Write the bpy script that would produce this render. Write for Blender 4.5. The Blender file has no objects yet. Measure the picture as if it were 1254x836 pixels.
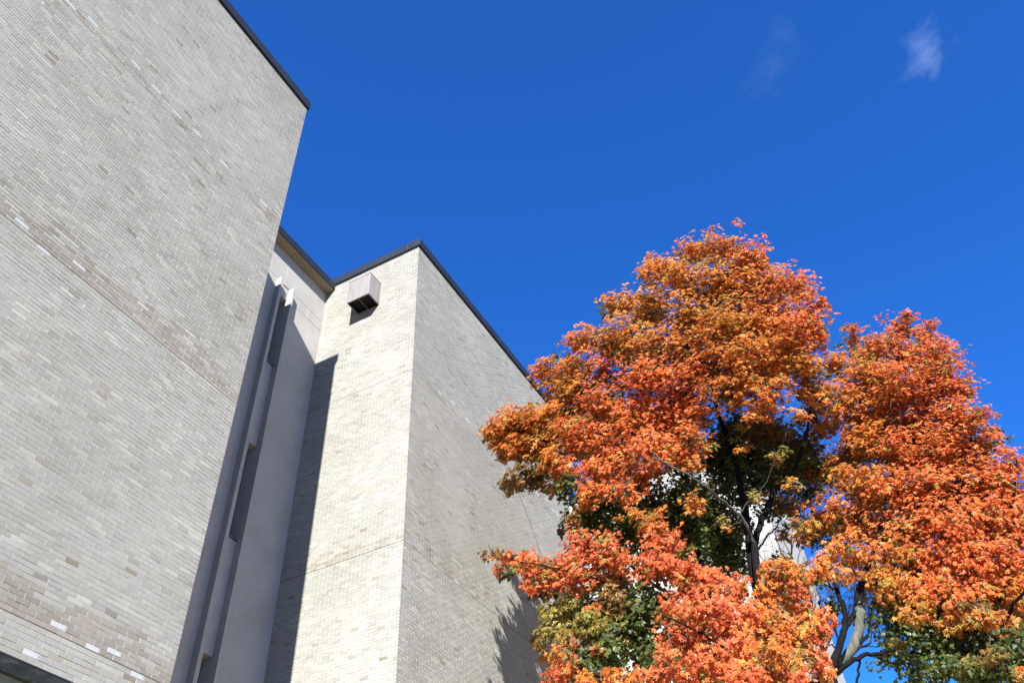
import bpy, math, random
import numpy as np
from mathutils import Matrix, Vector

rng = np.random.default_rng(7)
random.seed(7)
sc = bpy.context.scene
col = sc.collection

# ------------------------------------------------------------------ camera
# world frame: X runs along the brick fronts (away to the right), Y into the
# buildings, Z up; the camera stands at the origin, the ground lies at z = -1.6
F_PX, CX, CY = 1052.67, 627.0, 418.0            # focal length / centre, photo pixels
ROLL, PITCH, YAW = -0.0590795, 0.7762828, 0.4580891
GZ = -1.6


def cam_axes():
    f = np.array([math.cos(PITCH) * math.cos(YAW), math.cos(PITCH) * math.sin(YAW), math.sin(PITCH)])
    rt = np.array([math.sin(YAW), -math.cos(YAW), 0.0])
    up = np.cross(rt, f)
    c, s = math.cos(ROLL), math.sin(ROLL)
    return c * rt + s * up, -s * rt + c * up, f


CR, CU, CF = cam_axes()


def ray(px, py):
    d = CF + CR * (px - CX) / F_PX - CU * (py - CY) / F_PX
    return d / np.linalg.norm(d)


def on_y(px, py, y):
    d = ray(px, py)
    return d * y / d[1]


def at_dist(px, py, dist):
    """point on the ray of a photo pixel, at the horizontal distance dist."""
    d = ray(px, py)
    return d * dist / math.hypot(d[0], d[1])


def project(p):
    p = np.atleast_2d(p)
    z = p @ CF
    return np.stack([CX + F_PX * (p @ CR) / z, CY - F_PX * (p @ CU) / z], 1)


cam = bpy.data.cameras.new("camera")
cam.sensor_width = 36.0
cam.lens = F_PX / 1254.0 * 36.0
cam.clip_start = 0.1
cam.clip_end = 20000
cam_o = bpy.data.objects.new("camera", cam)
M = Matrix(((CR[0], CU[0], -CF[0], 0), (CR[1], CU[1], -CF[1], 0), (CR[2], CU[2], -CF[2], 0), (0, 0, 0, 1)))
cam_o.matrix_world = M
col.objects.link(cam_o)
sc.camera = cam_o

# ------------------------------------------------------------------ sky + sun
SUN = np.array([1.0, 0.498, -0.66])
SUN /= np.linalg.norm(SUN)
el = math.asin(-SUN[2])
rot = math.atan2(-SUN[0], -SUN[1])              # measured from +Y towards +X
w = bpy.data.worlds.new("World")
sc.world = w
w.use_nodes = True
nt = w.node_tree
nt.nodes.clear()
sky = nt.nodes.new("ShaderNodeTexSky")
sky.sky_type = 'NISHITA'
sky.sun_disc = False
sky.sun_elevation = el
sky.sun_rotation = rot
sky.altitude = 600
sky.air_density = 1.0
sky.dust_density = 0.2
sky.ozone_density = 4.0
# deep polarised autumn blue: one even tint over the whole sky
hs = nt.nodes.new("ShaderNodeVectorMath")
hs.operation = 'MULTIPLY'
hs.inputs[1].default_value = (0.22, 0.81, 1.66)
sg = nt.nodes.new("ShaderNodeGamma")
sg.inputs['Gamma'].default_value = 1.0
bg = nt.nodes.new("ShaderNodeBackground")
bg.inputs['Strength'].default_value = 0.0601
wo = nt.nodes.new("ShaderNodeOutputWorld")
nt.links.new(sky.outputs[0], sg.inputs[0])
nt.links.new(sg.outputs[0], hs.inputs[0])
nt.links.new(hs.outputs[0], bg.inputs[0])
nt.links.new(bg.outputs[0], wo.inputs[0])

sun = bpy.data.lights.new("sun", 'SUN')
sun.energy = 5.0
sun.angle = math.radians(0.53)
sun.color = (1.0, 0.988, 0.985)
sun_o = bpy.data.objects.new("sun", sun)
sun_o.rotation_euler = Vector(SUN).to_track_quat('-Z', 'Y').to_euler()
col.objects.link(sun_o)

sc.view_settings.view_transform = 'Standard'
sc.view_settings.look = 'None'
sc.view_settings.gamma = 1.0
sc.view_settings.exposure = 1.6
sc.render.engine = 'CYCLES'
sc.cycles.max_bounces = 8
sc.cycles.transparent_max_bounces = 8


# ------------------------------------------------------------------ helpers
def tag(o, label=None, cat=None, group=None, kind=None):
    if label: o['label'] = label
    if cat: o['category'] = cat
    if group: o['group'] = group
    if kind: o['kind'] = kind
    return o


def link(name, mesh, parent=None, mat=None):
    o = bpy.data.objects.new(name, mesh)
    col.objects.link(o)
    if parent is not None:
        o.parent = parent
    if mat is not None and mesh is not None and len(mesh.materials) == 0:
        mesh.materials.append(mat)
    return o


def empty(name, loc=(0, 0, 0)):
    """things stay at the world origin so that parts keep world coordinates"""
    o = bpy.data.objects.new(name, None)
    o.empty_display_size = 0.5
    col.objects.link(o)
    return o


def np_mesh(name, verts, nv, face_vert_counts, face_verts, colors=None, smooth=False, domain='POINT'):
    me = bpy.data.meshes.new(name)
    me.vertices.add(nv)
    me.vertices.foreach_set("co", np.asarray(verts, np.float32).ravel())
    fvc = np.asarray(face_vert_counts, np.int32)
    me.loops.add(int(fvc.sum()))
    me.loops.foreach_set("vertex_index", np.asarray(face_verts, np.int32).ravel())
    me.polygons.add(len(fvc))
    starts = np.zeros(len(fvc), np.int32)
    starts[1:] = np.cumsum(fvc)[:-1]
    me.polygons.foreach_set("loop_start", starts)
    me.polygons.foreach_set("loop_total", fvc)
    me.polygons.foreach_set("use_smooth", np.full(len(fvc), bool(smooth)))
    me.update(calc_edges=True)
    if colors is not None:
        a = me.attributes.new("tint", 'FLOAT_COLOR', domain)
        c = np.ones((len(colors), 4), np.float32)
        c[:, :3] = colors
        a.data.foreach_set("color", c.ravel())
    return me


BOXF = np.array([[0, 3, 2, 1], [4, 5, 6, 7], [0, 1, 5, 4], [1, 2, 6, 5], [2, 3, 7, 6], [3, 0, 4, 7]])


class MB:
    """collects boxes and tubes into one mesh"""
    def __init__(self):
        self.v, self.f, self.n = [], [], 0

    def box(self, x0, x1, y0, y1, z0, z1):
        v = [(x0, y0, z0), (x1, y0, z0), (x1, y1, z0), (x0, y1, z0), (x0, y0, z1), (x1, y0, z1), (x1, y1, z1), (x0, y1, z1)]
        self.v += v
        self.f += [tuple(int(i) + self.n for i in q) for q in BOXF]
        self.n += 8
        return self

    def poly(self, pts, faces):
        self.v += [tuple(p) for p in pts]
        self.f += [tuple(i + self.n for i in q) for q in faces]
        self.n += len(pts)
        return self

    def tube(self, pts, radii, sides=8, wob=0.0):
        pts = [np.array(p, float) for p in pts]
        ref = np.array([0.31, 0.95, 0.05])
        n0 = self.n
        L = len(pts)
        for i, p in enumerate(pts):
            t = pts[min(i + 1, L - 1)] - pts[max(i - 1, 0)]
            t /= (np.linalg.norm(t) + 1e-9)
            a = np.cross(t, ref); a /= (np.linalg.norm(a) + 1e-9)
            b = np.cross(t, a)
            for k in range(sides):
                an = 2 * math.pi * k / sides
                r = radii[i] * (1 + wob * (random.random() - 0.5))
                self.v.append(tuple(p + r * (math.cos(an) * a + math.sin(an) * b)))
        for i in range(L - 1):
            for k in range(sides):
                k2 = (k + 1) % sides
                self.f.append((n0 + i * sides + k, n0 + i * sides + k2, n0 + (i + 1) * sides + k2, n0 + (i + 1) * sides + k))
        self.f.append(tuple(n0 + (L - 1) * sides + k for k in range(sides)))
        self.f.append(tuple(n0 + k for k in reversed(range(sides))))
        self.n += L * sides
        return self

    def build(self, name, mat, parent=None, smooth=False, bevel=0):
        me = bpy.data.meshes.new(name)
        me.from_pydata(self.v, [], self.f)
        if smooth:
            me.polygons.foreach_set("use_smooth", [True] * len(me.polygons))
        me.update()
        o = link(name, me, parent, mat)
        if bevel:
            m = o.modifiers.new("bevel", 'BEVEL')
            m.width = bevel
            m.segments = 1
        return o


# ------------------------------------------------------------------ materials
def new_mat(name):
    m = bpy.data.materials.new(name)
    m.use_nodes = True
    t = m.node_tree
    b = t.nodes['Principled BSDF']
    return m, t, b


def noise(t, scale, detail=4, rough=0.6, coord=None, vscale=None):
    tc = t.nodes.new("ShaderNodeTexCoord")
    n = t.nodes.new("ShaderNodeTexNoise")
    n.inputs['Scale'].default_value = scale
    n.inputs['Detail'].default_value = detail
    n.inputs['Roughness'].default_value = rough
    if vscale:
        mp = t.nodes.new("ShaderNodeMapping")
        mp.inputs['Scale'].default_value = vscale
        t.links.new(tc.outputs['Object'], mp.inputs[0])
        t.links.new(mp.outputs[0], n.inputs['Vector'])
    else:
        t.links.new(tc.outputs['Object'], n.inputs['Vector'])
    return n


def ramp(t, src, stops):
    r = t.nodes.new("ShaderNodeValToRGB")
    cr = r.color_ramp
    while len(cr.elements) < len(stops):
        cr.elements.new(0.5)
    for e, (p, c) in zip(cr.elements, stops):
        e.position = p
        e.color = (c[0], c[1], c[2], 1)
    t.links.new(src, r.inputs[0])
    return r


def bump(t, b, src, strength, dist):
    bp = t.nodes.new("ShaderNodeBump")
    bp.inputs['Strength'].default_value = strength
    bp.inputs['Distance'].default_value = dist
    t.links.new(src, bp.inputs['Height'])
    t.links.new(bp.outputs[0], b.inputs['Normal'])
    return bp


def simple(name, stops, scale=3.0, rough=0.8, bmp=0.2, dist=0.004, metal=0.0, detail=6, vscale=None, spec=0.3):
    m, t, b = new_mat(name)
    n = noise(t, scale, detail, 0.65, vscale=vscale)
    r = ramp(t, n.outputs['Fac'], stops)
    t.links.new(r.outputs[0], b.inputs['Base Color'])
    b.inputs['Roughness'].default_value = rough
    b.inputs['Metallic'].default_value = metal
    b.inputs['Specular IOR Level'].default_value = spec
    if bmp:
        n2 = noise(t, scale * 12, 4, 0.7)
        bump(t, b, n2.outputs['Fac'], bmp, dist)
    return m


def mixmul(t, a_out, b_out, fac=1.0):
    mx = t.nodes.new("ShaderNodeMix")
    mx.data_type = 'RGBA'
    mx.blend_type = 'MULTIPLY'
    mx.inputs[0].default_value = fac
    t.links.new(a_out, mx.inputs[6])
    t.links.new(b_out, mx.inputs[7])
    return mx.outputs[2]


# fired brick: the tint of each brick is stored on the mesh; noise gives grain and soiling
def brick_material():
    m, t, b = new_mat("fired_brick")
    at = t.nodes.new("ShaderNodeAttribute")
    at.attribute_name = "tint"
    geo = t.nodes.new("ShaderNodeNewGeometry")
    n1 = t.nodes.new("ShaderNodeTexNoise")
    n1.inputs['Scale'].default_value = 22
    n1.inputs['Detail'].default_value = 6
    n1.inputs['Roughness'].default_value = 0.75
    t.links.new(geo.outputs['Position'], n1.inputs['Vector'])
    r1 = ramp(t, n1.outputs['Fac'], [(0.3, (0.86, 0.85, 0.83)), (0.7, (1.10, 1.10, 1.10))])
    n2 = t.nodes.new("ShaderNodeTexNoise")
    n2.inputs['Scale'].default_value = 0.55
    n2.inputs['Detail'].default_value = 5
    t.links.new(geo.outputs['Position'], n2.inputs['Vector'])
    r2 = ramp(t, n2.outputs['Fac'], [(0.35, (0.92, 0.91, 0.89)), (0.65, (1.05, 1.05, 1.05))])
    c = mixmul(t, at.outputs['Color'], r1.outputs[0])
    c = mixmul(t, c, r2.outputs[0])
    t.links.new(c, b.inputs['Base Color'])
    b.inputs['Roughness'].default_value = 0.82
    b.inputs['Specular IOR Level'].default_value = 0.25
    n3 = t.nodes.new("ShaderNodeTexNoise")
    n3.inputs['Scale'].default_value = 140
    n3.inputs['Detail'].default_value = 3
    t.links.new(geo.outputs['Position'], n3.inputs['Vector'])
    bump(t, b, n3.outputs['Fac'], 0.35, 0.003)
    return m


MAT_BRICK = brick_material()
MAT_MORTAR = simple("mortar", [(0.3, (0.2859, 0.2801, 0.2523)), (0.7, (0.3448, 0.3381, 0.3070))], 6, 0.95, 0.3, 0.003)
MAT_SEAL_DARK = simple("dark_sealant", [(0.3, (0.0362, 0.0294, 0.0235)), (0.7, (0.0833, 0.0715, 0.0597))], 8, 0.9, 0)
MAT_SEAL = simple("pale_sealant", [(0.3, (0.3280, 0.3339, 0.3457)), (0.7, (0.4171, 0.4239, 0.4356))], 4, 0.6, 0)
MAT_CONC = simple("precast_concrete", [(0.25, (0.2548, 0.2384, 0.2093)), (0.5, (0.3049, 0.2867, 0.2548)), (0.8, (0.3412, 0.3258, 0.2958))], 1.3, 0.85, 0.25, 0.004)
MAT_SOFFIT = simple("soffit_board", [(0.3, (0.1976, 0.1682, 0.1219)), (0.7, (0.2439, 0.2102, 0.1556))], 1.2, 0.8, 0.1, 0.002)
MAT_METAL = simple("slate_metal", [(0.3, (0.0112, 0.0132, 0.0152)), (0.7, (0.0185, 0.0205, 0.0231))], 1.5, 0.5, 0.05, 0.001, spec=0.35)
MAT_HOOD = simple("weathered_copper", [(0.2, (0.1430, 0.1177, 0.1051)), (0.45, (0.2060, 0.1850, 0.1724)), (0.6, (0.2355, 0.2187, 0.2060)), (0.8, (0.1850, 0.1388, 0.1219))], 2.2, 0.6, 0.1, 0.002, metal=0.1, vscale=(6, 6, 0.5))
MAT_INNER = simple("near_black_metal", [(0.3, (0.0059, 0.0059, 0.0076)), (0.7, (0.0118, 0.0118, 0.0143))], 4, 0.7, 0)  # near-black tone for the hood's inside, drip edges and inner wall
MAT_FRAME = simple("bronze_frame", [(0.3, (0.0362, 0.0421, 0.0387)), (0.7, (0.0538, 0.0597, 0.0563))], 3, 0.4, 0, spec=0.5)
MAT_LINTEL = simple("painted_lintel", [(0.3, (0.0421, 0.0547, 0.0757)), (0.5, (0.0673, 0.0841, 0.1093)), (0.68, (0.1682, 0.1976, 0.2355))], 5, 0.75, 0.3, 0.004)
MAT_HEAD = simple("grey_green_panel", [(0.3, (0.1430, 0.1514, 0.1304)), (0.7, (0.1850, 0.1934, 0.1682))], 3, 0.7, 0.1, 0.002)
MAT_ROOF = simple("roof_gravel", [(0.3, (0.0950, 0.0925, 0.0891)), (0.7, (0.1547, 0.1489, 0.1430))], 9, 0.95, 0.3, 0.01)
MAT_BROWN = simple("brown_slot", [(0.3, (0.0597, 0.0446, 0.0269)), (0.7, (0.0950, 0.0715, 0.0421))], 5, 0.9, 0)  # brown tone of the thin bar above the top spandrel


def glass_mat():
    m, t, b = new_mat("window_glass")
    n = noise(t, 0.7, 2)
    r = ramp(t, n.outputs['Fac'], [(0.3, (0.010, 0.014, 0.024)), (0.7, (0.022, 0.028, 0.042))])
    t.links.new(r.outputs[0], b.inputs['Base Color'])
    b.inputs['Roughness'].default_value = 0.07
    b.inputs['IOR'].default_value = 1.5
    return m


MAT_GLASS = glass_mat()


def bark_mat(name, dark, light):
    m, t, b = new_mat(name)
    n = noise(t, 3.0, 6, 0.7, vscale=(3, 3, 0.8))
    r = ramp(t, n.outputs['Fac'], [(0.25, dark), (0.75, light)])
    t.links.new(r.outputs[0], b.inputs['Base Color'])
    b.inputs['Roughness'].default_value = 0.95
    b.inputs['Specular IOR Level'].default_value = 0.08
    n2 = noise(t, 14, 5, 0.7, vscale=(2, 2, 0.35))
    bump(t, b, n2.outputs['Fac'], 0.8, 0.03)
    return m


MAT_BARK = bark_mat("maple_bark_in_shade", (0.004, 0.0035, 0.0035), (0.012, 0.011, 0.011))  # bark darkened so that the foliage's shade is in its colour
MAT_BARK_SUNLIT = bark_mat("maple_bark_in_sun", (0.035, 0.036, 0.022), (0.16, 0.16, 0.125))  # grey-green bark with sunlight put into its colour, for the lit stem
MAT_PALE_TWIG = bark_mat("pale_twig_bark", (0.07, 0.062, 0.055), (0.22, 0.20, 0.18))
MAT_TWIG = bark_mat("twig_bark", (0.035, 0.030, 0.027), (0.12, 0.105, 0.095))


def leaf_mat():
    m = bpy.data.materials.new("maple_leaf")
    m.use_nodes = True
    t = m.node_tree
    t.nodes.clear()
    out = t.nodes.new("ShaderNodeOutputMaterial")
    at = t.nodes.new("ShaderNodeAttribute")
    at.attribute_name = "tint"
    pr = t.nodes.new("ShaderNodeBsdfPrincipled")
    pr.inputs['Roughness'].default_value = 0.42
    pr.inputs['Specular IOR Level'].default_value = 0.28
    tr = t.nodes.new("ShaderNodeBsdfTranslucent")
    mx = t.nodes.new("ShaderNodeMixShader")
    mx.inputs[0].default_value = 0.46
    g = t.nodes.new("ShaderNodeGamma")
    g.inputs['Gamma'].default_value = 0.86
    t.links.new(at.outputs['Color'], pr.inputs['Base Color'])
    t.links.new(at.outputs['Color'], g.inputs['Color'])
    t.links.new(g.outputs[0], tr.inputs['Color'])
    t.links.new(pr.outputs[0], mx.inputs[1])
    t.links.new(tr.outputs[0], mx.inputs[2])
    t.links.new(mx.outputs[0], out.inputs['Surface'])
    return m


MAT_LEAF = leaf_mat()

# ------------------------------------------------------------------ ground
g = MB()
g.poly([(-3000, -3000, GZ), (3000, -3000, GZ), (3000, 3000, GZ), (-3000, 3000, GZ)], [(0, 1, 2, 3)])
tag(g.build("ground", simple("leaf_strewn_lawn", [(0.3, (0.15, 0.13, 0.045)), (0.6, (0.26, 0.19, 0.08)), (0.75, (0.36, 0.20, 0.07))], 1.2, 1.0, 0.4, 0.02)), kind='structure')
p = MB()
p.box(-12, 40, -3.2, 7.2, GZ - 0.1, GZ + 0.02)
tag(p.build("pavement", simple("pavement_concrete", [(0.3, (0.42, 0.35, 0.26)), (0.7, (0.52, 0.44, 0.34))], 2, 0.95, 0.3, 0.004)), kind='structure')

# ------------------------------------------------------------------ masonry
MODL, CRS = 0.2032, 0.06772          # brick module along the course, course height
HJ, BJ = 0.0130, 0.0090               # head and bed joints
Z0 = 13.825                          # a storey joint; the others lie 68 courses apart
ZTOP = Z0 + 67 * CRS                 # top course, tucked under the coping
YF = 8.68                            # plane of the brick fronts
XT = 12.228                          # left face of the projecting tower


def smooth_noise(u, v, seed):
    r = np.random.default_rng(seed)
    g_ = r.random((64, 64))
    u0, v0 = np.floor(u).astype(int), np.floor(v).astype(int)
    fu, fv = u - u0, v - v0
    fu, fv = fu * fu * (3 - 2 * fu), fv * fv * (3 - 2 * fv)
    a = g_[u0 % 64, v0 % 64] * (1 - fu) + g_[(u0 + 1) % 64, v0 % 64] * fu
    b = g_[u0 % 64, (v0 + 1) % 64] * (1 - fu) + g_[(u0 + 1) % 64, (v0 + 1) % 64] * fu
    return a * (1 - fv) + b * fv


def lay_bricks(ulen, zlo, zhi, seed, anchor_end=True, band=1.0, skip=None):
    """running bond: arrays u0,u1,z0,z1,tint; u measured along the wall"""
    k0 = math.ceil((zlo - Z0) / CRS - 1e-3)
    k1 = math.floor((zhi - Z0) / CRS + 1e-3)
    U0, U1, Zl, Zh, K = [], [], [], [], []
    r = np.random.default_rng(seed)
    for k in range(k0, k1):
        off = 0.0 if k % 2 else MODL / 2
        n = int(ulen / MODL) + 2
        e = ulen + (off - MODL / 2 if off else 0) * 0
        # joints counted from the corner (u = ulen)
        js = ulen - off - MODL * np.arange(n)
        js = js + r.normal(0, 0.0012, n)
        if off:
            js = np.concatenate([[ulen], js])
        else:
            js[0] = ulen
        js = js[js > -1e-4]
        if js[-1] > 0.02:
            js = np.append(js, 0.0)
        hi, lo = js[:-1], js[1:]
        hi2 = np.where(hi >= ulen - 1e-6, hi, hi - HJ / 2)
        lo2 = np.where(lo <= 1e-6, lo, lo + HJ / 2)
        cut = 0.006 if (k % 68) == 0 else 0.0
        U0.append(lo2); U1.append(hi2)
        Zl.append(np.full(len(hi), Z0 + k * CRS + BJ / 2 + cut))
        Zh.append(np.full(len(hi), Z0 + (k + 1) * CRS - BJ / 2))
        K.append(np.full(len(hi), k))
    U0, U1, Zl, Zh, K = map(np.concatenate, (U0, U1, Zl, Zh, K))
    m = (U1 - U0) > 0.02
    if skip is not None:
        m &= ~skip(U0, U1, Zl)
    U0, U1, Zl, Zh, K = U0[m], U1[m], Zl[m], Zh[m], K[m]
    n = len(U0)
    um, zm = (U0 + U1) / 2, (Zl + Zh) / 2
    # fired colours: grey stock, cream, buff and burnt bricks, in loose clusters
    tone = r.normal(0, 0.042, n) + 0.10 * (smooth_noise(um / 0.55, zm / 0.3, seed + 1) - 0.5)
    base = np.array([0.2411, 0.2326, 0.1961])[None] * (1 + tone)[:, None]
    base[:, 0] *= 1 + r.normal(0, 0.010, n)
    base[:, 2] *= 1 + r.normal(0, 0.020, n)
    clus = smooth_noise(um / 0.45, zm / 0.22, seed + 2)
    cream = r.random(n) < 0.05 + 0.34 * np.clip((clus - 0.45) * 2, 0, 1)
    base[cream] = np.array([0.2817, 0.2691, 0.2235]) * (1 + r.normal(0, 0.05, cream.sum()))[:, None]
    buff = r.random(n) < 0.035
    base[buff] = np.array([0.2086, 0.1934, 0.1531]) * (1 + r.normal(0, 0.06, buff.sum()))[:, None]
    burnt = r.random(n) < 0.003
    base[burnt] = np.array([0.1724, 0.1472, 0.1051])
    # iron-stained courses just above each storey joint
    kk = np.mod(K, 68)
    lev = np.where(K >= 0, 0.40, np.where(K >= -68, 0.85, 1.0))   # the lower joints are the rustier
    strength = np.clip(1.15 - kk / np.where(K >= 0, 5.0, 7.0), 0, 1) * band * lev
    patch = smooth_noise(um / 0.8, zm / 0.5, seed + 5)
    stain = np.clip(strength * (0.35 + 1.1 * patch), 0, 1)
    st = (kk < 8) & (r.random(n) < stain)
    base[st] = np.array([0.2102, 0.1867, 0.1480]) * (1 + r.normal(0, 0.08, st.sum()))[:, None]
    return U0, U1, Zl, Zh, K, base


def brick_arrays(O, U, N, b, seed):
    U0, U1, Zl, Zh, K, base = b
    r = np.random.default_rng(seed)
    n = len(U0)
    d = np.clip(r.normal(0.0005, 0.0008, n), -0.0012, 0.003)
    tl = r.normal(0, 0.0006, n)              # a little yaw: one end stands prouder
    tz = r.normal(0, 0.0004, n)
    Zd = np.array([0, 0, 1.0])
    O, U, N = map(np.array, (O, U, N))
    V = np.zeros((n, 8, 3))
    for i, (uu, zz, su, sz, dep) in enumerate([(U0, Zl, -1, -1, 1), (U1, Zl, 1, -1, 1), (U1, Zh, 1, 1, 1), (U0, Zh, -1, 1, 1),
                                               (U0, Zl, -1, -1, 0), (U1, Zl, 1, -1, 0), (U1, Zh, 1, 1, 0), (U0, Zh, -1, 1, 0)]):
        out = (d + su * tl + sz * tz) if dep else np.full(n, -0.03)
        V[:, i] = O + uu[:, None] * U + zz[:, None] * Zd + out[:, None] * N
    return V


QF = np.array([[0, 1, 2, 3], [1, 5, 6, 2], [4, 0, 3, 7], [4, 5, 1, 0], [3, 2, 6, 7]])


def bricks_mesh(name, V, tint):
    n = len(V)
    fv = (QF[None] + (np.arange(n) * 8)[:, None, None]).reshape(-1)
    return np_mesh(name, V.reshape(-1, 3), n * 8, np.full(n * 5, 4), fv, np.repeat(tint, 8, 0))


def whiten(b, O, U, px_list, plane):
    U0, U1, Zl, Zh, K, base = b
    O, U = np.array(O), np.array(U)
    for px in px_list:
        P = plane(px)
        u = float(np.dot(P - O, U)); z = P[2]
        i = np.argmin(np.abs((U0 + U1) / 2 - u) + np.abs((Zl + Zh) / 2 - z) * 2)
        base[i] = (0.35, 0.35, 0.33)


def off_frame(P, m=40):
    q = project(P)
    return (q[:, 0] > -m) & (q[:, 0] < 1254 + m) & (q[:, 1] > -m) & (q[:, 1] < 836 + m)


bld = empty("brick_building")
tag(bld, "pale grey brick building with two blank towers and a recessed concrete bay", "building")

# ---- left tower
XA0, XA1 = -4.0, 7.392
ZSILL = Z0 - 68 * 2 * CRS - 6 * CRS + 0.0       # underside of the brickwork over the ground floor glazing
wallA = MB()
wallA.box(XA0, XA1 - 0.007, YF + 0.0026, 20, ZSILL + 0.004, 18.36)
wallA.box(6.95, XA1 - 0.007, YF + 0.0026, 20, GZ, ZSILL + 0.004)
wA = wallA.build("wall", MAT_MORTAR, bld)
wA['label'] = "left tower wall of grey and cream brick"
OA, UA, NA = (XA0, YF, 0), (1, 0, 0), (0, -1, 0)
bA = lay_bricks(XA1 - XA0, -1.5, ZTOP, 11, band=1.0, skip=lambda a, b_, z: (z < ZSILL - 0.01) & (a + XA0 < 6.94))
whiten(bA, OA, UA, [(83.7, 1.7), (111.2, 25.8), (165.8, 79.4), (189.6, 108.2), (217, 140.7), (240.1, 162.4), (273.6, 201), (322.5, 250.2),
                    (28.7, 270.3), (55.7, 303.3), (91, 320.5), (72.4, 768.3), (112.4, 795.2), (141.1, 801.2), (38.9, 802.4), (167.9, 828.7)],
       lambda q: on_y(q[0], q[1], YF))
VA = brick_arrays(OA, UA, NA, bA, 21)
tA = bA[5]
pr_ = project(VA[:, :4].reshape(-1, 3)).reshape(-1, 4, 2)
cen = pr_.mean(1)
inside = (cen[:, 0] > 0) & (cen[:, 0] < 1254) & (cen[:, 1] > 0) & (cen[:, 1] < 836)
area = np.abs((pr_[:, 0, 0] - pr_[:, 2, 0]) * (pr_[:, 1, 1] - pr_[:, 3, 1]) - (pr_[:, 1, 0] - pr_[:, 3, 0]) * (pr_[:, 0, 1] - pr_[:, 2, 1])) * inside
single = np.argsort(-area)[:300]
rest = np.ones(len(VA), bool)
rest[single] = False
o = link("brickwork", bricks_mesh("brickwork", VA[rest], tA[rest]), wA, MAT_BRICK)
tag(o, kind='stuff')
# the 300 bricks that show largest, each an object; alike bricks share mesh data
palette = {}
for i in single:
    L = bA[1][i] - bA[0][i]
    lk = round(L / 0.004)
    lum = round(float(tA[i, 1]) / 0.012)
    hue = (round(float(tA[i, 0] / tA[i, 1]) / 0.02), round(float(tA[i, 2] / tA[i, 1]) / 0.03))
    ck = (lum, hue)
    cv = np.array([hue[0] * 0.02, 1.0, hue[1] * 0.03]) * lum * 0.012
    key = (lk, ck)
    if key not in palette:
        hl, hz = lk * 0.004 / 2, (CRS - BJ) / 2
        jl = random.uniform(-0.0012, 0.0012)
        V = np.array([(-hl, -jl, -hz), (hl, jl, -hz), (hl, jl, hz), (-hl, -jl, hz), (-hl, .03, -hz), (hl, .03, -hz), (hl, .03, hz), (-hl, .03, hz)])
        palette[key] = bricks_mesh("brick", V[None], cv[None])
        palette[key].materials.append(MAT_BRICK)
    o = bpy.data.objects.new("brick", palette[key])
    c = VA[i, :4].mean(0)
    o.location = (c[0], c[1], c[2])
    o.parent = wA
    col.objects.link(o)

# dark soft joints one storey apart
def soft_joint(parent, segs):
    for k in (0, -68, -136):
        z = Z0 + k * CRS
        m = MB()
        for (x0, x1, y0, y1) in segs:
            m.box(x0, x1, y0, y1, z - 0.004, z + 0.0085)
        m.build("expansion_joint", MAT_SEAL_DARK, parent)


soft_joint(wA, [(XA0, XA1 - 0.006, YF + 0.0016, YF + 0.05)])

# ---- right tower: front (same plane as the left tower) and the sunny left face
XB1 = 20.93
wallB = MB()
wallB.box(XT + 0.0026, XB1 - 0.007, YF + 0.0026, 20, GZ, 18.36)
wB = wallB.build("wall", MAT_MORTAR, bld)
wB['label'] = "right tower wall, its narrow left face in full sun"
OB, UB, NB = (XB1, YF, 0), (-1, 0, 0), (0, -1, 0)
bB = lay_bricks(XB1 - XT, 1.5, ZTOP, 31, band=0.45)
whiten(bB, OB, UB, [(538.9, 480.6), (553.9, 492.6), (572.3, 515.3), (617.3, 564.3), (648, 596.5), (657.9, 604.9), (677.5, 626.4), (669.1, 612.9), (683.4, 629.2), (697, 646), (562.3, 714.3)],
       lambda q: on_y(q[0], q[1], YF))
VB = brick_arrays(OB, UB, NB, bB, 41)[:, [1, 0, 3, 2, 5, 4, 7, 6]]
OC, UC, NC = (XT, 11.95, 0), (0, -1, 0), (-1, 0, 0)
bC = lay_bricks(11.95 - YF, 1.5, ZTOP, 51, band=0.5)
VC = brick_arrays(OC, UC, NC, bC, 61)
o = link("brickwork", bricks_mesh("brickwork", np.concatenate([VB, VC]), np.concatenate([bB[5], bC[5]])), wB, MAT_BRICK)
tag(o, kind='stuff')
soft_joint(wB, [(XT + 0.0016, XB1, YF + 0.0016, YF + 0.05), (XT + 0.0016, XT + 0.05, YF + 0.05, 11.9)])

# ---- coping: a slate metal cap with a thin dark drip below it, on each tower
def coping(x0, x1, parent):
    o_ = 0.045
    m = MB()
    m.box(x0 - o_, x1 + o_, YF - o_, YF + 0.35, 18.385, 18.66)
    m.box(x0 - o_, x0 + 0.35, YF + 0.35, 20, 18.385, 18.66)
    m.box(x1 - 0.35, x1 + o_, YF + 0.35, 20, 18.385, 18.66)
    c = m.build("coping", MAT_METAL, parent, bevel=0.006)
    d = MB()
    d.box(x0 - 0.018, x1 + 0.018, YF - 0.018, YF + 0.3, 18.345, 18.384)
    d.box(x0 - 0.018, x0 + 0.3, YF + 0.3, 20, 18.345, 18.384)
    d.box(x1 - 0.3, x1 + 0.018, YF + 0.3, 20, 18.345, 18.384)
    d.build("drip_edge", MAT_INNER, c)
    # lapped seams of the metal cap
    s = MB()
    x = x0 + 1.4
    while x < x1 - 0.3:
        s.box(x, x + 0.05, YF - o_ - 0.004, YF - o_ + 0.02, 18.383, 18.664)
        x += 3.05
    s.build("seam", MAT_METAL, c)
    return c


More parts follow.
